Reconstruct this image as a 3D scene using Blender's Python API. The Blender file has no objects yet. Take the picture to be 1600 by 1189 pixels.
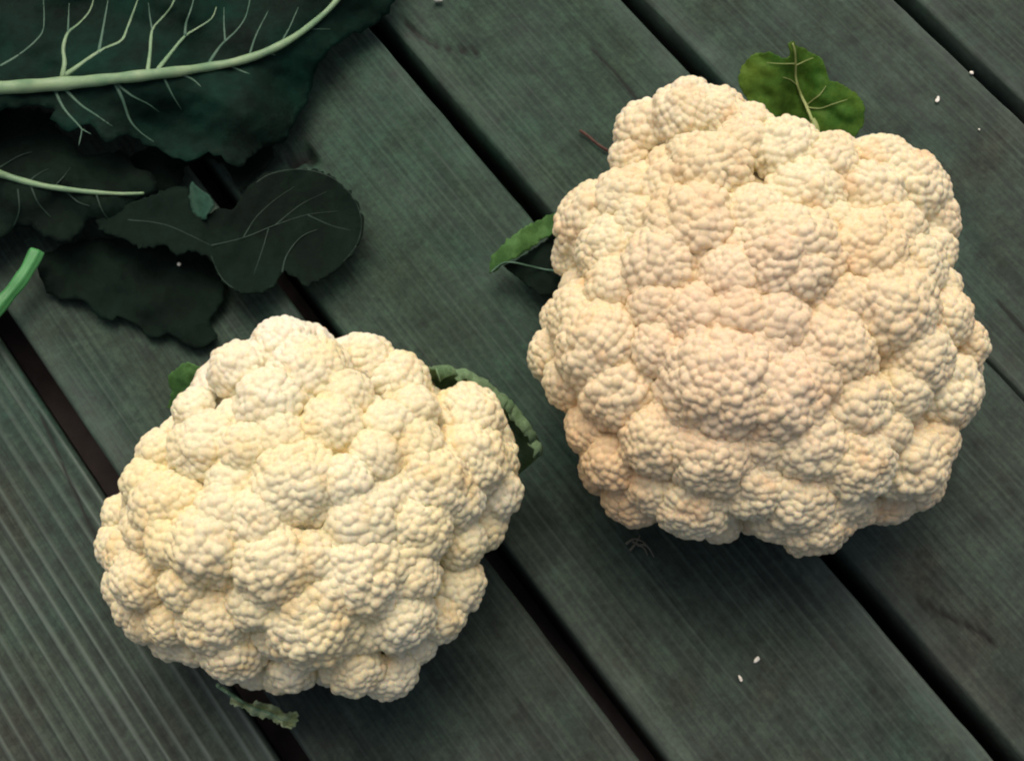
import bpy, bmesh, math, random
import numpy as np
from mathutils import Vector, Matrix
from mathutils.geometry import delaunay_2d_cdt

# ------------------------------------------------------------------ camera, light
SC = bpy.context.scene
COL = SC.collection
R = math.radians
H = 0.484                       # lens height above the deck, metres
PITCH, ROLL, FPX = R(67.71), R(5.31), 2000.0
cam_d = bpy.data.cameras.new('camera')
cam_d.sensor_width = 36.0
cam_d.lens = FPX / 1600.0 * 36.0
cam_d.clip_start = 0.01
cam_d.clip_end = 200.0
cam = bpy.data.objects.new('camera', cam_d)
COL.objects.link(cam)
ROT = Matrix.Rotation(R(90) - PITCH, 3, 'X') @ Matrix.Rotation(ROLL, 3, 'Z')
cam.matrix_world = Matrix.Translation((0, 0, H)) @ ROT.to_4x4()
SC.camera = cam

SUN_EL, SUN_AZ = R(64), R(-20)      # azimuth from +Y towards +X
wd = bpy.data.worlds.new('World')
SC.world = wd
wd.use_nodes = True
nt = wd.node_tree
nt.nodes.clear()
sky = nt.nodes.new('ShaderNodeTexSky')
sky.sky_type = 'NISHITA'
sky.sun_disc = False
sky.sun_elevation = SUN_EL
sky.sun_rotation = SUN_AZ
sky.dust_density = 8.0
sky.air_density = 0.6
sky.ozone_density = 0.6
bg = nt.nodes.new('ShaderNodeBackground')
bg.inputs[1].default_value = 0.145
wo = nt.nodes.new('ShaderNodeOutputWorld')
nt.links.new(sky.outputs[0], bg.inputs[0])
nt.links.new(bg.outputs[0], wo.inputs[0])
sd = bpy.data.lights.new('sun', 'SUN')
sd.energy = 0.75
sd.angle = R(50)
sd.color = (1.0, 0.93, 0.76)
sun = bpy.data.objects.new('sun', sd)
COL.objects.link(sun)
sdir = Vector((math.sin(SUN_AZ) * math.cos(SUN_EL), math.cos(SUN_AZ) * math.cos(SUN_EL), math.sin(SUN_EL)))
sun.rotation_euler = sdir.to_track_quat('Z', 'Y').to_euler()
sun.location = sdir * 5
vs = SC.view_settings
vs.view_transform = 'Standard'
vs.look = 'None'
vs.exposure = 0.03
vs.gamma = 1.0
SC.cycles.filter_width = 2.1        # the print is a little soft
vs.use_curve_mapping = False

rng = np.random.default_rng(11)
random.seed(5)


# ------------------------------------------------------------------ helpers
def ray(px, py):
    v = ROT @ Vector(((px - 800) / FPX, -(py - 594.5) / FPX, -1.0))
    return v


def at(px, py, z=0.0):
    d = ray(px, py)
    t = (z - H) / d.z
    return Vector((0, 0, H)) + d * t


def tag(o, label=None, cat=None, group=None, kind=None):
    if label: o['label'] = label
    if cat: o['category'] = cat
    if group: o['group'] = group
    if kind: o['kind'] = kind
    return o


def empty(name, loc=(0, 0, 0)):
    o = bpy.data.objects.new(name, None)
    o.empty_display_size = 0.02
    COL.objects.link(o)
    o.location = loc
    return o


def mesh_obj(name, verts, faces, mat, parent=None, smooth=True):
    """verts in world space; stored relative to the parent's location"""
    me = bpy.data.meshes.new(name)
    verts = np.asarray(verts, dtype=np.float32)
    if parent is not None:
        verts = verts - np.array(parent.location, dtype=np.float32)
    me.from_pydata(verts.tolist(), [], faces)
    me.update()
    if smooth:
        me.polygons.foreach_set('use_smooth', [True] * len(me.polygons))
    me.materials.append(mat)
    o = bpy.data.objects.new(name, me)
    COL.objects.link(o)
    o.parent = parent
    return o


def wnoise(x, y, s, seed=0):
    """cheap smooth 2-D noise from rotated sines, about -1..1"""
    r = np.random.default_rng(seed + 1000)
    out = 0.0
    for i in range(7):
        a = r.uniform(0, 2 * math.pi)
        f = s * r.uniform(0.5, 1.7)
        out = out + np.sin((x * math.cos(a) + y * math.sin(a)) * f + r.uniform(0, 6.28))
    return out / 4.2


class NB:
    """small node-tree builder"""
    def __init__(s, name):
        s.m = bpy.data.materials.new(name)
        s.m.use_nodes = True
        s.t = s.m.node_tree
        s.b = s.t.nodes['Principled BSDF']

    def n(s, typ, ins=None, **kw):
        nd = s.t.nodes.new(typ)
        for k, v in kw.items(): setattr(nd, k, v)
        for k, v in (ins or {}).items(): s.put(nd.inputs[k], v)
        return nd

    def put(s, sock, v):
        if hasattr(v, 'is_linked') or isinstance(v, bpy.types.NodeSocket): s.t.links.new(v, sock)
        else: sock.default_value = v

    def set(s, **kw):
        for k, v in kw.items(): s.put(s.b.inputs[k.replace('_', ' ')], v)

    def noise(s, vec, scale, detail=3, rough=0.55):
        return s.n('ShaderNodeTexNoise', {'Vector': vec, 'Scale': scale, 'Detail': detail, 'Roughness': rough}).outputs[0]

    def ramp(s, fac, stops):
        nd = s.n('ShaderNodeValToRGB', {'Fac': fac})
        e = nd.color_ramp.elements
        while len(e) < len(stops): e.new(0.5)
        for el, (p, c) in zip(e, stops):
            el.position = p
            el.color = (c, c, c, 1) if isinstance(c, float) else (*c, 1)
        return nd.outputs[0]

    def mix(s, fac, a, b, mode='MIX'):
        nd = s.n('ShaderNodeMix', data_type='RGBA', blend_type=mode)
        s.put(nd.inputs[0], fac)
        s.put(nd.inputs[6], (*a, 1) if isinstance(a, tuple) else a)
        s.put(nd.inputs[7], (*b, 1) if isinstance(b, tuple) else b)
        return nd.outputs[2]

    def math(s, op, a, b=0.0):
        nd = s.n('ShaderNodeMath', operation=op)
        s.put(nd.inputs[0], a)
        s.put(nd.inputs[1], b)
        return nd.outputs[0]

    def bump(s, h, strength, dist):
        return s.n('ShaderNodeBump', {'Height': h, 'Strength': strength, 'Distance': dist}).outputs[0]


# ------------------------------------------------------------------ materials
def mat_wood():
    b = NB('weathered_deck_wood')
    tc = b.n('ShaderNodeTexCoord').outputs['Object']
    rnd = b.n('ShaderNodeObjectInfo').outputs['Random']
    off = b.n('ShaderNodeVectorMath', {0: tc, 1: b.n('ShaderNodeCombineXYZ', {0: b.math('MULTIPLY', rnd, 3.0), 1: b.math('MULTIPLY', rnd, 17.0), 2: rnd}).outputs[0]}, operation='ADD').outputs[0]
    warp = b.n('ShaderNodeVectorMath', {0: off, 1: b.n('ShaderNodeVectorMath', {0: b.n('ShaderNodeTexNoise', {'Vector': off, 'Scale': 6.0}).outputs[1], 1: (0.006, 0.0, 0.0)}, operation='MULTIPLY').outputs[0]}, operation='ADD').outputs[0]

    def st(x, y): return b.n('ShaderNodeMapping', {'Vector': warp, 'Scale': (x, y, 1)}).outputs[0]
    fine = b.noise(st(900, 22), 1.0, 3, 0.6)
    grain = b.noise(st(330, 7), 1.0, 4, 0.6)
    wide = b.noise(st(55, 4), 1.0, 3)
    blot = b.noise(off, 26.0, 4, 0.6)
    blot2 = b.noise(off, 11.0, 3, 0.6)
    tiny = b.noise(off, 420.0, 3, 0.7)
    c = b.mix(b.ramp(wide, [(0.3, 0.0), (0.7, 1.0)]), (0.0138, 0.0235, 0.0158), (0.029, 0.0435, 0.0300))
    c = b.mix(b.ramp(blot, [(0.45, 0.0), (0.72, 0.75)]), c, (0.037, 0.035, 0.026))
    c = b.mix(b.ramp(blot2, [(0.5, 0.0), (0.72, 0.6)]), c, (0.014, 0.044, 0.031))
    c = b.mix(b.math('MULTIPLY', b.ramp(grain, [(0.42, 0.0), (0.62, 1.0)]), 0.22), c, (0.056, 0.074, 0.055))
    c = b.mix(b.math('MULTIPLY', b.ramp(fine, [(0.40, 1.0), (0.55, 0.0)]), 0.36), c, (0.009, 0.012, 0.011))
    c = b.mix(0.9, c, b.ramp(b.noise(off, 85.0, 5, 0.75), [(0.28, 0.40), (0.72, 1.6)]), 'MULTIPLY')
    c = b.mix(0.8, c, b.ramp(tiny, [(0.25, 0.55), (0.75, 1.45)]), 'MULTIPLY')
    gp = b.n('ShaderNodeNewGeometry').outputs['Position']          # algae has greened the far boards more than the near ones
    dd = b.n('ShaderNodeVectorMath', {0: gp, 1: at(640, 100)}, operation='DISTANCE').outputs['Value']
    dd = b.math('ADD', dd, b.math('MULTIPLY', b.math('SUBTRACT', b.noise(gp, 14.0, 3), 0.5), 0.16))
    c = b.mix(b.ramp(dd, [(0.08, 1.0), (0.34, 0.0)]), c, b.mix(1.0, c, (0.72, 1.22, 1.02), 'MULTIPLY'))
    wear = b.n('ShaderNodeAttribute', attribute_name='wear').outputs['Fac']
    c = b.mix(b.math('MULTIPLY', wear, b.ramp(b.noise(st(60, 9), 1.0, 3), [(0.3, 0.15), (0.7, 0.80)])), c, (0.150, 0.190, 0.160))
    c = b.mix(b.math('MULTIPLY', b.n('ShaderNodeAttribute', attribute_name='knot').outputs['Fac'], 0.85), c, (0.006, 0.005, 0.005))
    hgt = b.math('ADD', b.math('MULTIPLY', fine, 0.55), b.math('ADD', b.math('MULTIPLY', grain, 0.7), b.math('MULTIPLY', tiny, 0.25)))
    b.set(Base_Color=c, Roughness=b.ramp(blot, [(0.3, 0.62), (0.7, 0.88)]), Normal=b.bump(hgt, 0.6, 0.0008))
    b.b.inputs['Specular IOR Level'].default_value = 0.3
    return b.m


def mat_curd(name, c1, c2, c3, spots):
    b = NB(name)
    geo = b.n('ShaderNodeNewGeometry').outputs['Position']
    rnd = b.n('ShaderNodeObjectInfo').outputs['Random']
    c = b.mix(b.ramp(b.noise(geo, 30.0, 3), [(0.42, 0.0), (0.66, 1.0)]), c1, c2)
    c = b.mix(b.math('MULTIPLY', b.ramp(b.noise(geo, 75.0, 3, 0.6), [(0.54, 0.0), (0.70, 1.0)]), 0.6), c, c3)
    c = b.mix(b.math('MULTIPLY', rnd, 0.22), c, c3)
    for pos, rad_, col, amt in spots:                      # tanned pigment areas, plus painted sky-lit tops and warm lower sides
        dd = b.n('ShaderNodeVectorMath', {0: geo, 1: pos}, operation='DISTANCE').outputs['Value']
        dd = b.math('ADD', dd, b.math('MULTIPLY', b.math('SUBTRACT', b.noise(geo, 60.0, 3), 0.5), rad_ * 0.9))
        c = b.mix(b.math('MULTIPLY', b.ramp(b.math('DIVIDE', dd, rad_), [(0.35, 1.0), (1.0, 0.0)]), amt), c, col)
    speck = b.ramp(b.noise(geo, 900.0, 2, 0.6), [(0.28, 0.80), (0.55, 1.0)])
    c = b.mix(0.6, c, speck, 'MULTIPLY')
    hgt = b.noise(geo, 1500.0, 3, 0.6)
    b.set(Base_Color=c, Roughness=0.62, Normal=b.bump(hgt, 0.35, 0.0005))
    b.b.inputs['Specular IOR Level'].default_value = 0.25
    b.b.subsurface_method = 'RANDOM_WALK'
    b.b.inputs['Subsurface Weight'].default_value = 0.6
    b.b.inputs['Subsurface Radius'].default_value = (1.0, 0.6, 0.28)
    b.b.inputs['Subsurface Scale'].default_value = 0.0008
    return b.m


def mat_leaf(name, c1, c2, trans=0.25, rough=0.5):
    b = NB(name)
    geo = b.n('ShaderNodeNewGeometry').outputs['Position']
    vor = b.n('ShaderNodeTexVoronoi', {'Vector': geo, 'Scale': 420.0}, feature='DISTANCE_TO_EDGE').outputs[0]
    vein = b.ramp(vor, [(0.0, 1.0), (0.10, 0.0)])
    c = b.mix(b.ramp(b.noise(geo, 38.0, 4, 0.6), [(0.35, 0.0), (0.68, 1.0)]), c1, c2)
    c = b.mix(b.math('MULTIPLY', vein, 0.10), c, tuple(min(1, k * 1.8) for k in c2))
    c = b.mix(0.6, c, b.ramp(b.noise(geo, 300.0, 3, 0.6), [(0.3, 0.65), (0.7, 1.3)]), 'MULTIPLY')
    nrm = b.bump(b.math('SUBTRACT', b.noise(geo, 160.0, 3), b.math('MULTIPLY', vein, 0.1)), 0.45, 0.0010)
    b.set(Base_Color=c, Roughness=rough, Normal=nrm)
    b.b.inputs['Specular IOR Level'].default_value = 0.06
    tr = b.n('ShaderNodeBsdfTranslucent', {'Color': c, 'Normal': nrm}).outputs[0]
    mx = b.n('ShaderNodeMixShader', {0: trans, 1: b.b.outputs[0], 2: tr}).outputs[0]
    b.t.links.new(mx, b.t.nodes['Material Output'].inputs[0])
    return b.m


def mat_plain(name, c1, c2, scale=200.0, rough=0.6, sss=0.0):
    b = NB(name)
    geo = b.n('ShaderNodeNewGeometry').outputs['Position']
    nz = b.noise(geo, scale, 4, 0.6)
    b.set(Base_Color=b.mix(b.ramp(nz, [(0.35, 0.0), (0.65, 1.0)]), c1, c2), Roughness=rough, Normal=b.bump(nz, 0.3, 0.0005))
    b.b.inputs['Specular IOR Level'].default_value = 0.3
    if sss:
        b.b.inputs['Subsurface Weight'].default_value = sss
        b.b.inputs['Subsurface Radius'].default_value = (0.6, 1.0, 0.3)
        b.b.inputs['Subsurface Scale'].default_value = 0.002
    return b.m


WOOD = mat_wood()
CURD_A = mat_curd('ivory_curd', (0.81, 0.755, 0.52), (0.80, 0.71, 0.42), (0.74, 0.55, 0.25), [(at(440, 540, 0.06), 0.05, (0.84, 0.81, 0.66), 0.7), (at(300, 900, 0.06), 0.04, (0.80, 0.62, 0.31), 0.45)])  # whitened top and yellowed low side hold sky and bounce light as colour
CURD_B = mat_curd('pinkish_cream_curd', (0.79, 0.715, 0.475), (0.77, 0.645, 0.395), (0.70, 0.47, 0.25), [(at(1150, 520, 0.10), 0.055, (0.76, 0.58, 0.40), 0.6), (at(920, 740, 0.05), 0.040, (0.72, 0.49, 0.26), 0.7), (at(1060, 190, 0.06), 0.04, (0.84, 0.80, 0.62), 0.6), (at(1440, 300, 0.06), 0.045, (0.84, 0.79, 0.58), 0.6)])  # pink-tan centre is pigment; both pale upper spots are painted sky light
CORE = mat_plain('curd_stalk', (0.66, 0.56, 0.34), (0.55, 0.42, 0.22), 120.0, 0.7, 0.3)
STEM = mat_plain('pale_stem', (0.42, 0.48, 0.26), (0.55, 0.58, 0.38), 120.0, 0.55, 0.2)
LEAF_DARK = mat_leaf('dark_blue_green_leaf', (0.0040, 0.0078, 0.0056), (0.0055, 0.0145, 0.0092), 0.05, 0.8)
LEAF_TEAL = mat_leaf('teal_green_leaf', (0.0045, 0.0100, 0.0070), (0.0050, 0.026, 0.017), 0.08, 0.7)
LEAF_MID = mat_leaf('mid_green_leaf', (0.040, 0.105, 0.030), (0.10, 0.22, 0.065), 0.25)
LEAF_LIME = mat_leaf('yellow_green_leaf', (0.045, 0.140, 0.022), (0.125, 0.205, 0.030), 0.30)
LEAF_PALE = mat_leaf('pale_torn_leaf', (0.26, 0.40, 0.16), (0.62, 0.66, 0.40), 0.20)
LEAF_DULL = mat_leaf('dull_teal_leaf', (0.020, 0.060, 0.040), (0.035, 0.085, 0.058), 0.15)
LEAF_SAGE = mat_leaf('grey_green_leaf', (0.11, 0.20, 0.09), (0.34, 0.46, 0.28), 0.25)
RIB = mat_plain('pale_green_rib', (0.135, 0.25, 0.135), (0.25, 0.36, 0.20), 90.0, 0.45, 0.25)
RIB_DARK = mat_plain('dark_vein', (0.050, 0.115, 0.075), (0.085, 0.16, 0.105), 90.0, 0.5)
RIB_FAINT = mat_plain('faint_vein', (0.011, 0.028, 0.018), (0.020, 0.046, 0.030), 200.0, 0.6)  # darker than the other ribs so these lines stand out less
RIB_LIME = mat_plain('yellow_vein', (0.25, 0.32, 0.10), (0.36, 0.40, 0.16), 90.0, 0.5)
STALK = mat_plain('bright_green_stalk', (0.045, 0.20, 0.055), (0.075, 0.28, 0.09), 60.0, 0.42, 0.2)
CRUMB = mat_plain('white_crumb', (0.80, 0.78, 0.68), (0.85, 0.80, 0.66), 300.0, 0.6)
TWIG = mat_plain('red_brown_twig', (0.06, 0.028, 0.020), (0.10, 0.045, 0.032), 400.0, 0.7)
STRAW = mat_plain('dry_straw', (0.10, 0.10, 0.075), (0.17, 0.16, 0.11), 400.0, 0.8)
SOIL = mat_plain('dark_soil', (0.060, 0.050, 0.048), (0.12, 0.10, 0.095), 30.0, 0.95)
JOIST = mat_plain('dark_joist_wood', (0.05, 0.045, 0.042), (0.08, 0.07, 0.065), 60.0, 0.9)

# ------------------------------------------------------------------ ground and deck
g = mesh_obj('ground', [(-40, -40, -0.060), (40, -40, -0.060), (40, 40, -0.060), (-40, 40, -0.060)], [(0, 1, 2, 3)], SOIL, smooth=False)
tag(g, kind='structure')

PHI = R(42.01)
SP, OFF = 0.21717 * H, -0.04215 * H          # board pitch, position of gap 0 along the across-board axis
GAP = 0.0088
BW = SP - GAP
ua = Vector((math.cos(PHI), math.sin(PHI), 0))
va = Vector((-math.sin(PHI), math.cos(PHI), 0))
deck = tag(empty('deck'), 'dark weathered wooden deck of parallel boards', None, None, 'structure')


def uv(px, py):
    p = at(px, py)
    return p.dot(ua), p.dot(va)


# knots, checks and splits: polyline in (u, v), half width, depth
DENTS = []
for pts, w, d in (([(458, 248), (484, 243)], 0.0034, 0.0070),
                  ([(632, 32), (655, 55), (680, 70), (712, 76), (745, 80)], 0.0011, 0.0018),
                  ([(1468, 955), (1500, 972), (1530, 985), (1556, 1008)], 0.0012, 0.0014),
                  ([(1430, 935), (1460, 950), (1478, 962)], 0.0010, 0.0010),
                  ([(1560, 470), (1590, 505), (1640, 560)], 0.0008, 0.0012),
                  ([(60, 640), (130, 800), (235, 1010)], 0.0006, 0.0009),
                  ([(930, 80), (960, 110), (1010, 170)], 0.0007, 0.0008)):
    DENTS.append(([uv(*p) for p in pts], w, d))


def seg_dist(u, v, pts):
    best = None
    for (ax, ay), (bx, by) in zip(pts[:-1], pts[1:]):
        dx, dy = bx - ax, by - ay
        t = np.clip(((u - ax) * dx + (v - ay) * dy) / (dx * dx + dy * dy), 0, 1)
        d = np.hypot(u - ax - t * dx, v - ay - t * dy)
        best = d if best is None else np.minimum(best, d)
    return best


def board(k, v0=-1.3, v1=1.7, widen=0.0):
    near = -2 <= k <= 4
    uc = OFF + SP * (k + 0.5)
    if near:
        aa = np.linspace(-BW / 2, BW / 2 + widen, 120)
        bb = np.concatenate([np.linspace(-1.3, -0.42, 14)[:-1], np.arange(-0.42, 0.62, 0.0045), np.linspace(0.62, 1.7, 14)])
    else:
        aa = np.linspace(-BW / 2, BW / 2, 15)
        bb = np.linspace(-1.3, 1.7, 30)
    bb = np.concatenate([[v0], bb[(bb > v0 + 0.001) & (bb < v1 - 0.001)], [v1]])
    A, B = np.meshgrid(aa, bb, indexing='ij')
    r = np.random.default_rng(100 + k)
    z = 0.00025 * wnoise(A, B, 60, k + 50) + 0.0006 * wnoise(A * 0.2, B, 9, k + 20)
    lam, amp = ((0.0056, 0.00055) if k <= -1 else (0.0030 + 0.0014 * ((k * 0.618) % 1), 0.00018))
    wob = 0.0012 * wnoise(A * 0, B, 8, k + 80) + 0.0022 * wnoise(A, B * 0.1, 22, k + 90) + 0.0016 * wnoise(A, B * 0.05, 190, k + 95)
    ph = (A + wob) / lam * 2 * math.pi
    gate = 0.55 + 0.45 * wnoise(A, B * 0.25, 45, k + 7)
    if k <= -1: gate = 0.8 + 0.25 * wnoise(A, B * 0.2, 120, k + 7)
    if near:
        rdg = np.exp(-(np.sin(ph / 2) / 0.34) ** 2) * gate
        z += amp * (rdg * 2 - 1)
    e = np.minimum(A + BW / 2, BW / 2 + widen - A) + 0.0004 * wnoise(B, A * 0, 190, k + 60)
    rd = 0.0022
    q = np.clip(1 - e / rd, 0, 1)
    z -= rd * 0.75 * (1 - np.sqrt(np.clip(1 - q * q, 0, 1)))
    kn = np.zeros_like(A)
    if near:
        for pts, w, d in DENTS:
            ds = seg_dist(A + uc, B, pts)
            z -= d * np.clip(1.25 - (ds / w) ** 2, 0, 1)
            kn = np.maximum(kn, np.clip(1.4 - ds / w, 0, 1))
    na, nb = A.shape
    V = np.stack([A, B, z], -1).reshape(-1, 3)
    idx = np.arange(na * nb).reshape(na, nb)
    F = np.stack([idx[:-1, :-1], idx[1:, :-1], idx[1:, 1:], idx[:-1, 1:]], -1).reshape(-1, 4).tolist()
    # sides and underside
    n0 = len(V)
    edge0, edge1 = idx[0], idx[-1]
    low0 = V[edge0].copy(); low0[:, 2] = -0.024
    low1 = V[edge1].copy(); low1[:, 2] = -0.024
    V = np.concatenate([V, low0, low1])
    for j in range(nb - 1):
        a, b_ = n0 + j, n0 + j + 1
        c, d_ = n0 + nb + j, n0 + nb + j + 1
        F.append((int(edge0[j]), int(edge0[j + 1]), b_, a))
        F.append((int(edge1[j + 1]), int(edge1[j]), c, d_))
        F.append((a, b_, d_, c))
    F.append([int(i) for i in idx[:, 0]] + [n0 + nb, n0])
    F.append([int(i) for i in idx[::-1, -1]] + [n0 + nb - 1, n0 + 2 * nb - 1])
    o = mesh_obj('board', V, F, WOOD, None)
    at_ = o.data.attributes.new('wear', 'FLOAT', 'POINT')
    wr = np.zeros(len(V), dtype=np.float32)
    if near: wr[:n0] = (rdg * (1.15 if k <= -1 else 0.30)).ravel()
    wr[:n0] += (np.clip(1 - e / 0.012, 0, 1) * (0.22 + 0.22 * wnoise(A * 0, B, 14, k + 33))).ravel()
    at_.data.foreach_set('value', np.clip(wr, 0, 1))
    at_ = o.data.attributes.new('knot', 'FLOAT', 'POINT')
    at_.data.foreach_set('value', np.concatenate([kn.ravel(), np.zeros(len(V) - n0)]).astype(np.float32))
    o.parent = deck
    o.location = ua * uc
    o.rotation_euler = (0, 0, PHI)
    return o


VJ = uv(1240, 400)[1]                      # two boards butt end to end under the larger head
for k in range(-13, 15):
    if k == 2:
        board(k, VJ + 0.001)
        board(k, v1=VJ - 0.001, widen=GAP - 0.0009)
    else:
        board(k)
for v0 in (-0.62, 0.78):                 # bearers under the boards
    bm = bmesh.new()
    bmesh.ops.create_cube(bm, size=1.0)
    for v in bm.verts:
        v.co = (v.co.x * 2.9, v.co.y * 0.05, v.co.z * 0.05 - 0.0500)
    me = bpy.data.meshes.new('joist')
    bm.to_mesh(me); bm.free()
    me.materials.append(JOIST)
    o = bpy.data.objects.new('joist', me)
    COL.objects.link(o)
    o.parent = deck
    o.location = va * v0
    o.rotation_euler = (0, 0, PHI)


def dens(pts, step, closed=True, jag=0.0, seed=0):
    """Catmull-Rom through 2-D points, resampled, with a toothed edge"""
    P = np.array(pts, float)
    n = len(P)
    out = []
    rg = range(n) if closed else range(n - 1)
    for i in rg:
        if closed: p0, p1, p2, p3 = P[(i - 1) % n], P[i], P[(i + 1) % n], P[(i + 2) % n]
        else: p0, p1, p2, p3 = P[max(i - 1, 0)], P[i], P[i + 1], P[min(i + 2, n - 1)]
        m = max(1, int(np.linalg.norm(p2 - p1) / step))
        for j in range(m):
            t = j / m
            out.append(0.5 * ((2 * p1) + (p2 - p0) * t + (2 * p0 - 5 * p1 + 4 * p2 - p3) * t * t + (3 * p1 - p0 - 3 * p2 + p3) * t ** 3))
    if not closed: out.append(P[-1])
    out = np.array(out)
    if jag:
        r = np.random.default_rng(seed + 1000)
        tn = np.roll(out, -1, 0) - np.roll(out, 1, 0)
        nr = np.stack([tn[:, 1], -tn[:, 0]], -1)
        nr /= np.linalg.norm(nr, axis=1, keepdims=True) + 1e-9
        k = np.arange(len(out))
        out = out + nr * (jag * (0.55 * np.sin(k * 1.9 + np.sin(k * 0.37) * 2) + 0.7 * r.normal(0, 1, len(out))))[:, None]
    return out


def inside(p, poly):
    x, y = p[:, 0], p[:, 1]
    c = np.zeros(len(p), bool)
    n = len(poly)
    for i in range(n):
        x1, y1 = poly[i]; x2, y2 = poly[(i + 1) % n]
        if y1 == y2: continue
        c ^= ((y1 > y) != (y2 > y)) & (x < (x2 - x1) * (y - y1) / (y2 - y1) + x1)
    return c


# ------------------------------------------------------------------ cauliflower heads
def cap_grid(n, zmin=-0.30):
    """even n x n grid laid over a spherical cap (concentric square-to-disc, equal area)"""
    g_ = np.linspace(-1, 1, n)
    X, Y = np.meshgrid(g_, g_, indexing='ij')
    big = np.abs(X) > np.abs(Y)
    rr = np.where(big, X, Y)
    with np.errstate(divide='ignore', invalid='ignore'):
        th = np.where(big, math.pi / 4 * Y / X, math.pi / 2 - math.pi / 4 * X / Y)
    th = np.nan_to_num(th)
    dx, dy = rr * np.cos(th), rr * np.sin(th)
    rd2 = dx * dx + dy * dy
    z = 1 - rd2 * (1 - zmin)
    k = np.sqrt(np.clip(1 - z * z, 0, 1) / np.maximum(rd2, 1e-12))
    V = np.stack([dx * k, dy * k, z], -1).reshape(-1, 3)
    V /= np.linalg.norm(V, axis=1, keepdims=True)
    i = np.arange(n * n).reshape(n, n)
    q = np.stack([i[:-1, :-1], i[1:, :-1], i[1:, 1:], i[:-1, 1:]], -1).reshape(-1, 4)
    return V, np.concatenate([q[:, [0, 1, 2]], q[:, [0, 2, 3]]])


CAPS = {}
def cap(n):
    if n not in CAPS: CAPS[n] = cap_grid(n)
    return CAPS[n]


def fib(n, zmin):
    i = np.arange(n) + 0.5
    z = 1 - i / n * (1 - zmin)
    t = i * 2.399963 + rng.uniform(0, 6.28)
    s = np.sqrt(np.clip(1 - z * z, 0, 1))
    return np.stack([s * np.cos(t), s * np.sin(t), z], -1)


def unit(v):
    return v / np.linalg.norm(v, axis=-1, keepdims=True)


def envelope(D, rad, C, Rr):
    """raise the radial surface rad(D) to the far side of the sphere C, Rr"""
    dc = D @ C
    disc = Rr * Rr - C @ C + dc * dc
    ok = disc > 0
    t = dc[ok] + np.sqrt(disc[ok])
    rad[ok] = np.maximum(rad[ok], t)


def frame(n):
    n = Vector(n).normalized()
    q = Vector((0, 0, 1)).rotation_difference(n)
    return np.array(q.to_matrix())


def floret_mesh(r, rm0, rs0, sub):
    """a dome of rounded knobs, the whole of it closely set with small beads"""
    D, F = cap(max(24, int(2.86 * r / (0.00049 if sub == 5 else 0.0011))))
    r1 = r - 0.62 * rs0
    rad = np.full(len(D), r1 - 0.75 * rm0)
    n = max(6, int(2 * 1.42 * (r1 / (0.82 * rm0)) ** 2))
    M = unit(fib(n, -0.42) + rng.normal(0, 0.07, (n, 3)))
    for m in M:
        rm = rm0 * rng.uniform(0.78, 1.22)
        envelope(D, rad, m * ((r1 - rm) * rng.uniform(0.95, 1.06)), rm)
    n = int(2 * 1.36 * (r / (0.83 * rs0)) ** 2)
    S = unit(fib(n, -0.36) + rng.normal(0, 0.024, (n, 3)))
    base = rad.copy()
    for d in S:
        dot = D @ d
        sel = np.where(dot > 1 - 0.5 * (1.35 * rs0 / r) ** 2)[0]
        if len(sel) == 0: continue
        rs = rs0 * rng.uniform(0.72, 1.15)
        h = base[sel[dot[sel].argmax()]]
        rr = rad[sel]
        envelope(D[sel], rr, d * (h - 0.30 * rs), rs)
        rad[sel] = rr
    return D * rad[:, None], F


def np_mesh_obj(name, V, F, mat, parent):
    me = bpy.data.meshes.new(name)
    me.vertices.add(len(V))
    me.vertices.foreach_set('co', V.astype(np.float32).ravel())
    me.loops.add(F.size)
    me.loops.foreach_set('vertex_index', F.astype(np.int32).ravel())
    me.polygons.add(len(F))
    me.polygons.foreach_set('loop_start', np.arange(0, F.size, 3, dtype=np.int32))
    me.polygons.foreach_set('use_smooth', np.ones(len(F), dtype=bool))
    me.update(calc_edges=True)
    me.materials.append(mat)
    o = bpy.data.objects.new(name, me)
    COL.objects.link(o)
    o.parent = parent
    return o


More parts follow.
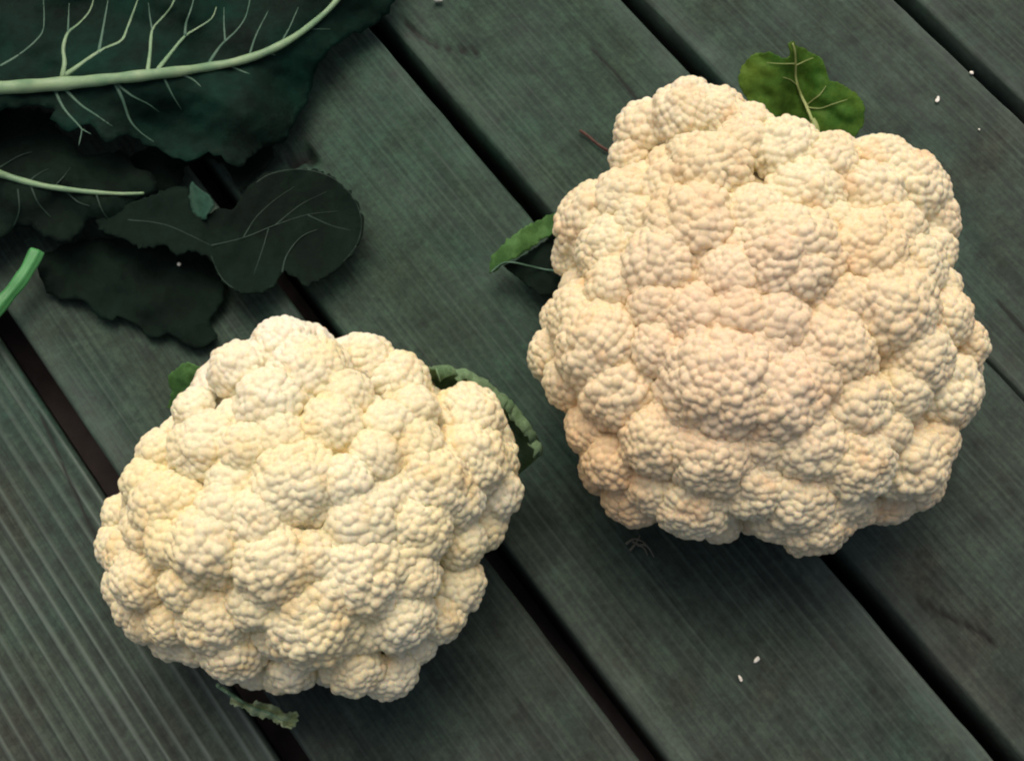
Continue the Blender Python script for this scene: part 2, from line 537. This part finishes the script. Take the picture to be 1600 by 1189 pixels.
def head(name, label, ctr, rz, inset, table, org, scl, curd, rm0, rs0, proud, contour, grow):
    """a domed body with an uneven girth; florets sit all over it"""
    ctr = np.array(ctr)
    root = tag(empty(name, (ctr[0], ctr[1], 0)), label, 'cauliflower')
    O = np.array([0, 0, H])
    OL = dens(contour, 6, True)
    ccx, ccy = OL.mean(0)
    # girth of the body about its axis
    G = np.array([at(x, y, ctr[2]) for x, y in OL]) - ctr
    az = np.arctan2(G[:, 1], G[:, 0])
    hr = np.hypot(G[:, 0], G[:, 1])
    bins = np.linspace(-math.pi, math.pi, 73)
    o_ = np.argsort(az)
    tab = np.interp(bins, az[o_], hr[o_], period=2 * math.pi)
    k_ = np.exp(-(np.arange(-6, 7) / 2.2) ** 2)
    ext = np.concatenate([tab[-7:-1], tab, tab[1:7]])
    tab = np.convolve(ext, k_ / k_.sum(), 'same')[6:-6] - inset

    def girth(x, y): return np.interp(np.arctan2(y, x), bins, tab)

    def field(P):
        q = P - ctr
        return (q[..., 0] ** 2 + q[..., 1] ** 2) / girth(q[..., 0], q[..., 1]) ** 2 + (q[..., 2] / rz) ** 2

    def normal(P):
        e = 1e-4
        return unit(np.array([field(P + np.eye(3)[i] * e) - field(P - np.eye(3)[i] * e) for i in range(3)]))

    fl = []
    T = np.linspace(0.30, 0.75, 900)
    for X, Y, rp in table:
        px, py, rq = org[0] + X / scl, org[1] + Y / scl, rp / scl
        for _ in range(12):                                    # keep each floret within the head's own contour
            seg = np.hypot(OL[:, 0] - px, OL[:, 1] - py)
            if seg.min() >= rq * 0.97: break
            px += (ccx - px) / math.hypot(ccx - px, ccy - py) * 3.0
            py += (ccy - py) / math.hypot(ccx - px, ccy - py) * 3.0
        d = np.array(ray(px, py)); d /= np.linalg.norm(d)
        pts = O + T[:, None] * d
        f = field(pts)
        hit = np.where(f < 1)[0]
        if len(hit): P = pts[hit[0]]
        else:
            P = pts[f.argmin()]
            P = ctr + (P - ctr) / math.sqrt(f.min())
        nrm = normal(P)
        dist = np.linalg.norm(P - O) * abs((ROT.transposed() @ Vector(d)).z)
        r = rp / scl * dist / FPX * (1.10 + grow * min(1.0, max(0.0, float(seg.min()) / rq - 1.0)))
        fl.append((P, nrm, r, 5, d))
    seen = np.array([f[0] for f in fl])
    rseen = np.array([f[2] for f in fl])
    for nf, rlo, rhi, ka, kb in ((170, 0.0115, 0.0155, 0.62, 0.45), (300, 0.0090, 0.0115, 0.64, 0.38), (600, 0.0080, 0.0098, 0.62, 0.34)):   # far and lower sides, then the chinks
        for s in fib(nf, -0.85):
            q = np.array([s[0], s[1], s[2] * rz])
            q[:2] *= girth(s[0], s[1])
            P = ctr + q
            r = rng.uniform(rlo, rhi)
            if P[2] < 0.016: continue
            nrm = normal(P)
            for off in (0.0, 0.004, 0.008, 0.012, 0.016):      # sit deeper rather than swell past the head's contour
                e = ROT.transposed() @ Vector(P + nrm * (r * 0.80 - off) - O)
                if inside(np.array([[800 - FPX * e.x / e.z, 594.5 + FPX * e.y / e.z]]), OL)[0]: break
            sink = 0.0050 if (rhi < 0.012 and nrm @ unit(O - P) > 0.3) else 0.0
            P = P - nrm * max(off, sink)
            d = np.linalg.norm(seen - P, axis=1)
            if (d < (rseen * ka + r * kb)).any(): continue
            seen = np.vstack([seen, P]); rseen = np.append(rseen, r)
            fl.append((P, nrm, r, 5 if nrm @ unit(O - P) > 0.25 else 4, -nrm))
    base = np.array([ctr[0], ctr[1], 0])
    for P, nrm, r, sub, d in fl:
        V, F = floret_mesh(r, rm0 * rng.uniform(0.88, 1.15), rs0 * rng.uniform(0.9, 1.12), sub)
        V = V * np.array([1, 1, 0.92])
        c = P - d * ((r - 0.013) * proud + rng.normal(0, 0.0010) - 0.004)
        ang = rng.uniform(0, 6.28)
        Z = np.array([[math.cos(ang), -math.sin(ang), 0], [math.sin(ang), math.cos(ang), 0], [0, 0, 1]])
        W = V @ (frame(nrm) @ Z).T + c
        W[:, 2] = np.maximum(W[:, 2], 0.0025)
        np_mesh_obj('floret', W - base, F, curd, root)
    # inner mass and cut stem
    D, F = cap(70)
    W = D * np.stack([girth(D[:, 0], D[:, 1])] * 2 + [np.full(len(D), rz)], -1) * 0.88 + ctr - base
    W[:, 2] = np.maximum(W[:, 2], 0.012)
    np_mesh_obj('core', W, F, CORE, root)
    ring = []
    for z, rr in ((0.0012, 0.024), (0.0016, 0.026), (0.012, 0.027), (0.03, 0.034), (0.05, 0.04)):
        ring.append([(rr * (1 + 0.06 * math.sin(5 * t)) * math.cos(t), rr * (1 + 0.06 * math.sin(5 * t)) * math.sin(t), z) for t in np.linspace(0, 2 * math.pi, 28, endpoint=False)])
    V = np.array(ring).reshape(-1, 3)
    F = [(i * 28 + j, i * 28 + (j + 1) % 28, (i + 1) * 28 + (j + 1) % 28, (i + 1) * 28 + j) for i in range(4) for j in range(28)]
    F.append(tuple(range(27, -1, -1)))
    st = mesh_obj('stem', V + base, F, STEM, root)
    return root


# surface positions of the florets: place on the head and size
LEFT = [(560,110,95),(440,200,85),(300,290,65),(640,210,100),(800,170,85),(890,230,90),(530,290,80),(740,270,60),(930,310,55),
 (1110,320,105),(1080,450,90),(1165,540,85),(1145,640,70),(860,360,60),(700,360,75),(350,420,95),(200,420,75),(170,510,80),(230,580,80),
 (560,390,60),(460,420,60),(600,520,100),(740,510,60),(820,440,60),(930,420,70),(970,520,95),(860,560,60),(780,620,90),(930,630,90),
 (1040,560,70),(400,600,70),(290,560,50),(500,620,80),(350,690,90),(92,600,55),(95,690,60),(240,680,55),(165,780,75),(95,810,60),
 (290,800,60),(540,740,95),(640,720,60),(780,760,110),(900,710,60),(1060,680,70),(930,770,60),(1045,800,90),(1010,890,80),(890,880,85),
 (650,890,110),(480,850,60),(370,880,90),(250,900,65),(155,920,60),(300,970,65),(420,980,100),(480,1050,60),(590,1030,70),(760,1025,90),
 (860,1040,88),(940,970,60),(100,880,50),(700,830,50),(420,510,60),(180,650,50),(240,960,55)]
RIGHT = [(400,100,88),(310,160,75),(275,215,52),(470,110,70),(550,120,58),(640,200,90),(540,190,60),(720,240,80),(760,190,52),(870,230,80),
 (930,280,95),(975,360,68),(830,310,70),(460,260,80),(370,290,60),(250,310,80),(190,370,98),(140,440,58),(230,440,70),(420,390,95),
 (350,470,80),(570,360,65),(680,310,75),(640,460,110),(510,500,70),(880,400,70),(820,450,90),(920,470,80),(980,430,60),(760,560,70),
 (870,570,100),(240,520,60),(165,590,80),(210,660,95),(95,680,68),(100,590,45),(140,740,68),(340,570,60),(430,590,70),(530,590,65),
 (620,600,65),(340,660,60),(740,660,90),(590,670,70),(1010,590,75),(1055,655,60),(930,680,80),(480,740,110),(620,770,100),(250,760,85),
 (340,870,75),(410,810,60),(790,790,75),(900,760,60),(1000,760,95),(1060,760,52),(460,900,85),(580,860,70),(690,880,80),(790,920,80),
 (180,850,68),(235,920,70),(195,960,55),(280,1010,72),(420,1015,98),(560,970,75),(660,1000,80),(760,990,70),(920,920,90),(980,880,68),
 (950,990,68),(870,1010,65),(700,1065,98),(330,980,60),(480,1060,52),(610,1050,60),(800,1030,55),(990,950,45),(700,730,60),(300,370,55),
 (530,430,45),(750,380,50),(990,520,55),(860,850,55)]

OUT_L = [(440,493),(520,505),(600,528),(660,560),(700,590),(760,605),(808,660),(825,740),(800,830),(765,870),(757,930),(720,990),(682,1020),(650,1075),(590,1098),(500,1085),
 (410,1090),(340,1060),(265,1030),(200,1010),(160,960),(150,880),(155,800),(188,745),(215,690),(265,650),(275,600),(320,555),(370,515)]
OUT_R = [(1060,122),(1130,135),(1190,165),(1280,198),(1340,205),(1400,215),(1470,260),(1500,330),(1497,410),(1515,470),(1552,550),(1535,640),(1503,670),(1497,740),(1470,790),(1400,820),(1340,830),
 (1300,865),(1260,876),(1200,860),(1165,845),(1100,853),(1040,830),(980,825),(930,790),(900,740),(875,690),(880,650),(835,625),(820,560),(840,480),(860,430),(860,350),(890,300),(950,265),(945,215),(985,155)]
c1 = at(487, 806, 0.046)
head('cauliflower', 'ivory cauliflower head with a leaf curling over its flank, the smaller of the two', (c1.x, c1.y, 0.046), 0.047, 0.0085,
     LEFT, (130, 470), 1.801, CURD_A, 0.0054, 0.00212, -0.50, OUT_L, 0.34)
c2 = at(1186, 510, 0.050)
head('cauliflower', 'pinkish cream cauliflower head with yellow-green leaf behind it, the larger of the two', (c2.x, c2.y, 0.050), 0.053, 0.0095,
     RIGHT, (800, 100), 1.486, CURD_B, 0.0056, 0.00216, -0.18, OUT_R, 0.24)


# ------------------------------------------------------------------ leaves
def blade(root, outline, zf, mat, step=9, jag=2.0, seed=0, name='blade', thick=0.0005, ruf=0.0008, freq=0.09):
    poly = dens(outline, step, True, jag, seed)
    lo, hi = poly.min(0), poly.max(0)
    gx, gy = np.meshgrid(np.arange(lo[0], hi[0], step * 0.9), np.arange(lo[1], hi[1], step * 0.9))
    gp = np.stack([gx.ravel(), gy.ravel()], -1) + np.random.default_rng(seed).uniform(-1, 1, (gx.size, 2)) * step * 0.25
    gp = gp[inside(gp, poly)]
    d = np.min(np.linalg.norm(gp[:, None] - poly[None], axis=2), axis=1)
    gp = gp[d > step * 0.55]
    co = [Vector(p) for p in np.concatenate([poly, gp])]
    n = len(poly)
    vo, _, fo, _, _, _ = delaunay_2d_cdt(co, [(i, (i + 1) % n) for i in range(n)], [], 1, 1e-4)
    V = [at(p.x, p.y, float(zf(p.x, p.y)) + ruf * (0.7 * float(wnoise(p.x, p.y, freq, seed)) + 0.5 * float(wnoise(p.x, p.y, freq * 2.6, seed + 9)))) for p in vo]
    o = mesh_obj(name, V, [list(reversed(f)) for f in fo], mat, root)
    md = o.modifiers.new('thickness', 'SOLIDIFY')
    md.thickness = thick
    md.offset = 0.0
    return o


def tube(root, name, pts, zf, r0, r1, mat, lift=0.0, step=8, flat=1.0, seg=10, power=1.0, ridge=0.0):
    """tapered rib along a path of places; zf gives the height"""
    P = dens(pts, step, False)
    W = [at(x, y, float(zf(x, y)) + lift) for x, y in P]
    n = len(W)
    V, F = [], []
    for i, p in enumerate(W):
        tn = (W[min(i + 1, n - 1)] - W[max(i - 1, 0)]).normalized()
        sd_ = tn.cross(Vector((0, 0, 1)))
        sd_ = sd_.normalized() if sd_.length > 1e-6 else Vector((1, 0, 0))
        up = sd_.cross(tn)
        rr = r0 + (r1 - r0) * (i / (n - 1)) ** power
        rr *= 1 + 0.06 * math.sin(i * 0.9) + 0.05 * math.sin(i * 0.31 + 1)
        for j in range(seg):
            a = 2 * math.pi * j / seg
            q = rr * (1 + ridge * math.cos(6 * a + 0.4 * math.sin(i * 0.2)))
            V.append(p + sd_ * (q * math.cos(a)) + up * (q * flat * math.sin(a)))
    for i in range(n - 1):
        for j in range(seg):
            F.append((i * seg + j, i * seg + (j + 1) % seg, (i + 1) * seg + (j + 1) % seg, (i + 1) * seg + j))
    F.append(tuple(range(seg - 1, -1, -1)))
    F.append(tuple(range((n - 1) * seg, n * seg)))
    return mesh_obj(name, V, F, mat, root)


def ruffled(zf, ruf, freq, seed):
    return lambda x, y: zf(x, y) + ruf * (0.7 * float(wnoise(x, y, freq, seed)) + 0.5 * float(wnoise(x, y, freq * 2.6, seed + 9)))


def near_path(pts):
    P = dens(pts, 20, False)
    return lambda x, y: float(np.min(np.hypot(P[:, 0] - x, P[:, 1] - y)))


# big leaf lying underside up, its thick midrib showing
rootA = tag(empty('cauliflower_leaf', at(250, 60, 0)), 'large dark cauliflower leaf with thick pale midrib and branching veins', 'leaf')
midA = [(-260, 150), (-120, 147), (0, 138), (100, 131), (200, 121), (300, 109), (380, 94), (440, 70), (490, 36), (530, -4), (560, -60)]
dA = near_path(midA)
def zA(x, y):
    d = dA(x, y)
    return 0.030 + 0.012 * math.exp(-(d / 70) ** 2) * 0.6 - 0.00007 * max(0, x - 280) + 0.0028 * math.sin(x * 0.031 + y * 0.012) + 0.0022 * math.sin(y * 0.045 - x * 0.017) - (0.00005 * max(0, y - 150)) + 0.00006 * max(0, 80 - y) 
zA = ruffled(zA, 0.0012, 0.06, 3)
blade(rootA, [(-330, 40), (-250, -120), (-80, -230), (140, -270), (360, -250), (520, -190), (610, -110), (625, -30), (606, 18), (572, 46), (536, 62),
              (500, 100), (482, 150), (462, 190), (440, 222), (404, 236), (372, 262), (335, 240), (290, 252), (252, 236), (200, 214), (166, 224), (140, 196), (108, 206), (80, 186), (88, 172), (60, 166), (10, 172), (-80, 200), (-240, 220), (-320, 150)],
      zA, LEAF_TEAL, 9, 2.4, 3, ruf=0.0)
tube(rootA, 'midrib', midA, zA, 0.0042, 0.0010, RIB, 0.0020, 8, 0.8, 14, 0.95)
for pts, r0, r1 in (
        ([(97, 122), (101, 100), (99, 76), (106, 52), (125, 36), (142, 14), (150, -20)], 0.0013, 0.0003),
        ([(106, 52), (107, 30), (108, 5)], 0.0006, 0.0002),
        ([(102, 118), (118, 107), (142, 90), (165, 76), (190, 64), (200, 42), (212, 10), (222, -20)], 0.0014, 0.0004),
        ([(154, 84), (160, 52), (165, 24), (172, -15)], 0.0009, 0.0004),
        ([(230, 116), (234, 86), (238, 48), (252, 30), (268, 10), (280, -20)], 0.0011, 0.0004),
        ([(238, 48), (234, 24), (232, 5)], 0.0006, 0.0002),
        ([(246, 110), (260, 92), (288, 58), (306, 46), (330, 30), (338, 12)], 0.0012, 0.0004),
        ([(289, 58), (291, 36), (300, 10), (306, -20)], 0.0008, 0.0003),
        ([(326, 100), (345, 72), (370, 48), (385, 24), (392, -10)], 0.0009, 0.0003),
        ([(352, 66), (350, 38), (350, 12)], 0.0006, 0.0002),
        ([(390, 86), (400, 56), (416, 24), (428, 0)], 0.0006, 0.0002),
        ([(440, 66), (454, 40), (466, 12)], 0.0005, 0.0002),
        ([(0, 104), (30, 86), (56, 64), (68, 44), (68, 0)], 0.0007, 0.0003)):
    tube(rootA, 'vein', pts, zA, r0 * 0.82, r1 * 0.6, RIB_DARK if r0 < 0.00105 else RIB, 0.0002, 6, 0.65, 8)
for pts, r0, r1 in (
        ([(84, 138), (100, 170), (122, 195), (128, 202), (123, 228)], 0.0009, 0.0003),
        ([(128, 202), (142, 210)], 0.0004, 0.0002),
        ([(100, 138), (126, 164), (150, 180), (176, 198)], 0.0009, 0.0003),
        ([(180, 130), (192, 156), (202, 186), (216, 204), (240, 222)], 0.0010, 0.0003),
        ([(184, 132), (206, 150), (230, 162), (250, 176)], 0.0008, 0.0002),
        ([(256, 122), (270, 150), (284, 172)], 0.0006, 0.0002),
        ([(280, 116), (300, 124), (314, 136)], 0.0009, 0.0003),
        ([(358, 102), (374, 110), (390, 116)], 0.0007, 0.0003),
        ([(420, 84), (436, 88)], 0.0005, 0.0002),
        ([(480, 46), (500, 46), (516, 46)], 0.0004, 0.0002)):
    tube(rootA, 'vein', pts, zA, r0 * 0.82, r1 * 0.6, RIB_DARK if r0 < 0.00105 else RIB, 0.0002, 6, 0.65, 8)

# narrower leaf beneath it with a slim pale rib
rootB = tag(empty('cauliflower_leaf', at(60, 300, 0)), 'ragged dark leaf with a slim straight pale rib, beneath the large leaf', 'leaf')
midB = [(-160, 215), (-80, 243), (0, 272), (60, 289), (120, 298), (165, 302), (198, 303), (225, 302)]
dB = near_path(midB)
def zB(x, y):
    return 0.016 + 0.006 * math.exp(-(dB(x, y) / 40) ** 2) + 0.0025 * math.sin(x * 0.05) * math.sin(y * 0.06 + 1) - 0.00004 * max(0, x - 100)
blade(rootB, [(-220, 190), (-100, 160), (0, 165), (60, 172), (92, 186), (84, 200), (112, 214), (124, 242), (160, 238), (200, 240), (206, 258), (236, 270), (246, 290), (238, 306),
              (205, 318), (192, 336), (182, 358), (160, 344), (136, 350), (110, 378), (70, 368), (40, 352), (0, 372), (-90, 400), (-210, 330)], zB, LEAF_DARK, 8, 2.4, 8)
tube(rootB, 'midrib', midB, zB, 0.0024, 0.0006, RIB, 0.0012, 7, 0.85, 10)
for pts in ([(45, 284), (60, 272), (76, 264)], [(85, 292), (100, 276), (110, 262)], [(48, 290), (60, 318), (80, 340)], [(104, 300), (122, 316), (140, 322)],
            [(150, 302), (160, 330), (176, 350)], [(0, 262), (30, 244), (50, 238)], [(28, 296), (30, 330), (20, 356)]):
    tube(rootB, 'vein', pts, zB, 0.0004, 0.00015, RIB_FAINT, 0.0006, 6, 0.9, 6)

# thick green stalk end
rootS = tag(empty('leaf_stalk', at(20, 440, 0)), 'thick smooth bright green leaf stalk poking out below the ragged leaf', 'stalk')
zS = lambda x, y: 0.012 + 0.00002 * (480 - y)
tube(rootS, 'stalk', [(58, 392), (46, 416), (26, 446), (0, 476), (-30, 512), (-90, 580)], zS, 0.0029, 0.0038, STALK, 0.0, 6, 0.75, 36, 1.0, 0.06)

# round-lobed leaf on the boards
rootC = tag(empty('cauliflower_leaf', at(420, 370, 0)), 'flat dark green leaf with rounded lobes lying over a board gap', 'leaf')
def zC(x, y):
    e = math.hypot((x - 455) / 110, (y - 355) / 95)
    return 0.0075 + 0.0045 * min(e, 1.3) ** 2 + 0.002
zC = ruffled(zC, 0.0016, 0.05, 21)
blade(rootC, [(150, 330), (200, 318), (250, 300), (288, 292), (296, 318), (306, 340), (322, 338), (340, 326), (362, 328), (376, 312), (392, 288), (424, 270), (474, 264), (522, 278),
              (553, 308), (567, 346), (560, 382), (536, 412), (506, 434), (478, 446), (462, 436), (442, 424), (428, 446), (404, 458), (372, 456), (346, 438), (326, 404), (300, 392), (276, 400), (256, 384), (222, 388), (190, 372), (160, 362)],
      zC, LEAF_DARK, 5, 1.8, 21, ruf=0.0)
for pts in ([(380, 372), (400, 340), (430, 312), (460, 292)], [(430, 352), (470, 320), (510, 300)], [(420, 356), (410, 390), (396, 430)], [(480, 336), (516, 352), (548, 360)], [(200, 344), (260, 352), (330, 384)]):
    tube(rootC, 'vein', pts, zC, 0.0003, 0.0001, RIB_FAINT, 0.0003, 6, 0.8, 6)
tube(rootC, 'vein', [(330, 384), (380, 372), (430, 352), (480, 336), (530, 330)], zC, 0.0004, 0.0001, RIB_FAINT, 0.0004, 6, 0.8, 6)
tube(rootC, 'fold', [(441, 426), (446, 404), (458, 384), (474, 368), (496, 359)], zC, 0.0004, 0.0002, RIB_FAINT, 0.0005, 5, 0.9, 6)
tube(rootC, 'rim', [(400, 286), (426, 271), (474, 265), (521, 279), (552, 309), (565, 346), (558, 381), (535, 410), (506, 432)], zC, 0.00028, 0.0002, RIB_FAINT, 0.0001, 5, 0.8, 6)
tube(rootC, 'rim', [(330, 400), (346, 434), (372, 454), (404, 456), (427, 445)], zC, 0.00022, 0.0002, RIB_FAINT, 0.0001, 5, 0.8, 6)

# blackish leaf added under it, standing in for shade on the boards
rootW = tag(empty('cauliflower_leaf', at(240, 450, 0)), 'limp blackish leaf added for the shade, half hidden under the lobed dark leaf', 'leaf')
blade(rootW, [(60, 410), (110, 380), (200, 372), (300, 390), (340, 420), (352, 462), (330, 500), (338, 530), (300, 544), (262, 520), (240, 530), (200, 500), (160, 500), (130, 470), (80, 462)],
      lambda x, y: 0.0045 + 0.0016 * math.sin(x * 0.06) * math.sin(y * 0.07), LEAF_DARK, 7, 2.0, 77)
rootV = tag(empty('cauliflower_leaf', at(340, 260, 0)), 'narrow dark leaf added for the shade between the large leaf and the lobed leaf', 'leaf')  # dark sheet in place of the shade beneath the large leaf
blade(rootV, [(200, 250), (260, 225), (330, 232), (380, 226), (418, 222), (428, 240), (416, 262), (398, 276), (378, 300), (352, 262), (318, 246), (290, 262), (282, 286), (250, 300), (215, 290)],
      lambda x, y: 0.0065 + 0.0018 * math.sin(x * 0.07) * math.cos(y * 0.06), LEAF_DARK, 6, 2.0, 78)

# pale scrap showing on the dark leaf
sc = blade(None, [(300, 284), (312, 296), (330, 308), (334, 322), (324, 336), (318, 344), (304, 336), (294, 316), (297, 298)], lambda x, y: 0.016 + 0.002 * math.sin(x * 0.1), LEAF_DULL, 4, 1.2, 4, 'leaf_scrap')
tag(sc, 'small torn dull green leaf scrap lying on the dark lobed leaf', 'leaf scrap')

# yellow-green leaf behind the larger head
rootD = tag(empty('cauliflower_leaf', at(1250, 190, 0)), 'small yellow-green leaf standing up behind the larger head', 'leaf')
def zz(X, Y): return (1130 + X / 6.604, 50 + Y / 6.604)
def zD(x, y):
    X, Y = (x - 1130) * 6.604, (y - 50) * 6.604
    t = min(max((1000 - Y) / 900, -0.3), 1.0)
    return 0.018 + 0.018 * t + 0.006 * math.sin((X - 250) / 330.0) * (0.4 + t) - 0.008 * math.exp(-((X - 800 + 0.2 * (Y - 500)) / 150) ** 2) + 0.006 * abs(X - 800) / 700
outD = [zz(*p) for p in ((160, 540), (175, 400), (250, 285), (340, 225), (500, 215), (600, 268), (680, 250), (690, 190), (675, 130), (715, 95), (755, 145), (850, 172), (920, 225), (1000, 265), (1060, 370), (1095, 490),
                         (1200, 530), (1330, 610), (1440, 720), (1455, 850), (1430, 980), (1250, 1200), (950, 1280), (600, 1150), (380, 900), (220, 650))]
zD = ruffled(zD, 0.0013, 0.075, 31)
blade(rootD, outD, zD, LEAF_LIME, 3.2, 1.0, 31, ruf=0.0)
tube(rootD, 'midrib', [zz(*p) for p in ((715, 120), (740, 200), (748, 330), (748, 460), (775, 580), (820, 690), (860, 770), (920, 920))], zD, 0.0004, 0.0008, RIB_LIME, 0.0010, 4, 0.7, 8)
tube(rootD, 'petiole', [zz(920, 900), zz(960, 1150), (1240, 330), (1215, 430)], lambda x, y: zD(x, y) if y < 225 else 0.014, 0.0012, 0.0035, RIB_LIME, 0.0004, 5, 0.9, 10)
for pts in (((860, 760), (930, 700), (1000, 645), (1060, 560)), ((770, 560), (700, 500), (620, 470)), ((870, 780), (1000, 790), (1150, 740), (1280, 700)), ((748, 350), (850, 300), (930, 270)), ((745, 330), (600, 330), (450, 320))):
    tube(rootD, 'vein', [zz(*p) for p in pts], zD, 0.0003, 0.00012, RIB_LIME, 0.0008, 3, 0.8, 6)

# leaf poking out at the larger head's side, over the gap
rootE = tag(empty('cauliflower_leaf', at(825, 400, 0)), 'small pointed green leaf poking out sideways under the larger head', 'leaf')
def zE(x, y): return 0.014 + 0.00012 * max(0, 420 - y) * 0.6 + 0.002 * math.sin(x * 0.08)
blade(rootE, [(766, 427), (767, 406), (779, 389), (800, 370), (822, 353), (846, 343), (868, 334), (884, 346), (872, 362), (846, 376), (820, 394), (800, 406), (786, 414)], zE, LEAF_MID, 4, 1.4, 41)
blade(rootE, [(788, 416), (804, 408), (824, 396), (850, 378), (876, 364), (900, 400), (880, 450), (850, 462), (830, 452), (812, 436)], lambda x, y: 0.011 + 0.0015 * math.sin(x * 0.09), LEAF_DARK, 4, 0.8, 42, 'underside')  # dark lower part; its colour also carries the shade near the head
tube(rootE, 'midrib', [(767, 426), (784, 412), (800, 410), (824, 415), (850, 421), (880, 428), (980, 470), (1080, 500)], zE, 0.0003, 0.0007, RIB_DARK, 0.0006, 5, 0.8, 8)

# leaf curling up over the smaller head's flank
rootF = tag(empty('cauliflower_leaf', at(790, 660, 0)), 'green toothed leaf edge curling over the flank of the smaller head', 'leaf')
outer = dens([(670, 574), (700, 576), (735, 584), (765, 602), (795, 625), (818, 650), (836, 678), (848, 702), (840, 716)], 5, False)
inner = dens([(684, 590), (708, 590), (738, 600), (762, 618), (786, 638), (806, 662), (822, 686), (832, 706), (834, 716)], 5, False)
m = 44
V, F = [], []
rj = np.random.default_rng(3)
for i in range(m):
    t = i / (m - 1)
    po = outer[min(int(t * (len(outer) - 1) + 0.5), len(outer) - 1)]
    pi = inner[min(int(t * (len(inner) - 1) + 0.5), len(inner) - 1)]
    hz = 0.066 - 0.024 * t
    pin = at(pi[0], pi[1], hz + 0.001)
    pin = pin + Vector((rj.normal(0, 0.0006), rj.normal(0, 0.0006), rj.normal(0, 0.0005)))
    pou = at(po[0] + rj.normal(0, 1.2), po[1] + rj.normal(0, 1.2), hz - 0.006)
    mid = (pin + pou) / 2 + Vector((0.0005, 0.0008, 0.0035 + 0.0008 * math.sin(i * 0.8)))
    low = Vector((c1.x, c1.y, 0))
    p3 = pou + (low - pou) * 0.08; p3.z = hz * 0.55
    p4 = pou + (low - pou) * 0.25; p4.z = hz * 0.18
    p5 = pou + (low - pou) * 0.55; p5.z = 0.008
    V += [pin, mid, pou, p3, p4, p5]
for i in range(m - 1):
    for j in range(5):
        F.append((i * 6 + j, i * 6 + j + 1, (i + 1) * 6 + j + 1, (i + 1) * 6 + j))
o = mesh_obj('blade', V, F, LEAF_SAGE, rootF)
md = o.modifiers.new('thickness', 'SOLIDIFY'); md.thickness = 0.0006; md.offset = 0

# small leaf tip by the smaller head
lg = blade(None, [(263, 592), (272, 578), (286, 569), (300, 568), (350, 600), (380, 680), (310, 670), (266, 640), (268, 614)], lambda x, y: 0.012 + 0.00016 * (640 - y), LEAF_MID, 4, 1.4, 51, 'leaf_tip')
tag(lg, 'short ragged green leaf tip at the far edge of the smaller head', 'leaf tip')
# torn pale leaf bit under the smaller head's near edge
rootH = tag(empty('leaf_fragment', at(425, 1110, 0)), 'crumpled pale green leaf fragment on the deck below the smaller head', 'leaf fragment')
def zH(x, y): return 0.0130 + 0.0018 * math.sin(x * 0.22 + y * 0.15) + 0.0014 * math.sin(y * 0.4 - x * 0.1)
blade(rootH, [(366, 1086), (384, 1098), (398, 1096), (414, 1098), (432, 1104), (446, 1114), (463, 1112), (464, 1128), (452, 1137), (436, 1131), (420, 1122), (398, 1118), (384, 1108), (360, 1098)], zH, LEAF_PALE, 3.0, 1.4, 61)
tube(rootH, 'rib', [(340, 1070), (372, 1092), (396, 1106), (420, 1113), (444, 1126)], zH, 0.0008, 0.0004, RIB, 0.0006, 4, 0.9, 7)


# ------------------------------------------------------------------ crumbs and litter
def crumb(px, py, r, st, label, ang=0.0, name='crumb'):
    bm = bmesh.new()
    bmesh.ops.create_icosphere(bm, subdivisions=3, radius=1.0)
    D = np.array([v.co[:] for v in bm.verts])
    F = [[v.index for v in f.verts] for f in bm.faces]
    bm.free()
    rr = np.full(len(D), 0.7)
    for c in unit(np.random.default_rng(int(px)).normal(0, 1, (9, 3))):
        envelope(D, rr, c * 0.55, 0.5)
    V = D * rr[:, None] * r * np.array([1, st, 0.7])
    ca, sa = math.cos(ang), math.sin(ang)
    V = V @ np.array([[ca, -sa, 0], [sa, ca, 0], [0, 0, 1]]).T
    p = at(px, py, 0.0)
    V = V - np.array([0, 0, V[:, 2].min()])
    o = mesh_obj(name, V, F, CRUMB)
    o.location = (p.x, p.y, 0.0004)
    return tag(o, label, 'crumb')


crumb(1464, 158, 0.0011, 1.7, 'oblong white curd crumb on the bare board beside the yellow-green leaf', -0.4)
crumb(1517, 116, 0.0009, 1.2, 'tiny white crumb at the very edge of a board gap')
crumb(685, 3, 0.0024, 0.8, 'round white crumb beside a dark crack, the largest of the crumbs')
crumb(1181, 1031, 0.0010, 1.5, 'small cream crumb on the board, the upper of a close pair', -0.7)
crumb(1156, 1060, 0.0008, 1.7, 'small cream crumb on the board, the lower of a close pair', 0.5)
crumb(286, 427, 0.0009, 1.0, 'tiny white crumb on the added blackish shade leaf').location.z = 0.0075
crumb(1529, 204, 0.0005, 1.0, 'faint speck of curd on the board near the oblong crumb')

tw = tube(None, 'twig', [(906, 204), (920, 214), (934, 226), (950, 236)], lambda x, y: 0.0014, 0.0006, 0.0007, TWIG, 0.0, 5, 1.0, 8)
tag(tw, 'short reddish brown twig sticking out beside the larger head', 'twig')
fr = empty('dry_fibre_tuft', at(1000, 852, 0))
tag(fr, 'wispy tuft of dry fibres on the deck below the larger head', 'fibre tuft')
for pts in ([(978, 850), (990, 842), (1004, 846), (1016, 858)], [(984, 860), (994, 848), (1000, 836)], [(996, 852), (1010, 852), (1022, 870)], [(988, 846), (1006, 856), (1012, 868)]):
    tube(fr, 'fibre', pts, lambda x, y: 0.0016 + 0.0006 * math.sin(x * 0.2), 0.0005, 0.0002, STRAW, 0.0, 4, 1.0, 6)
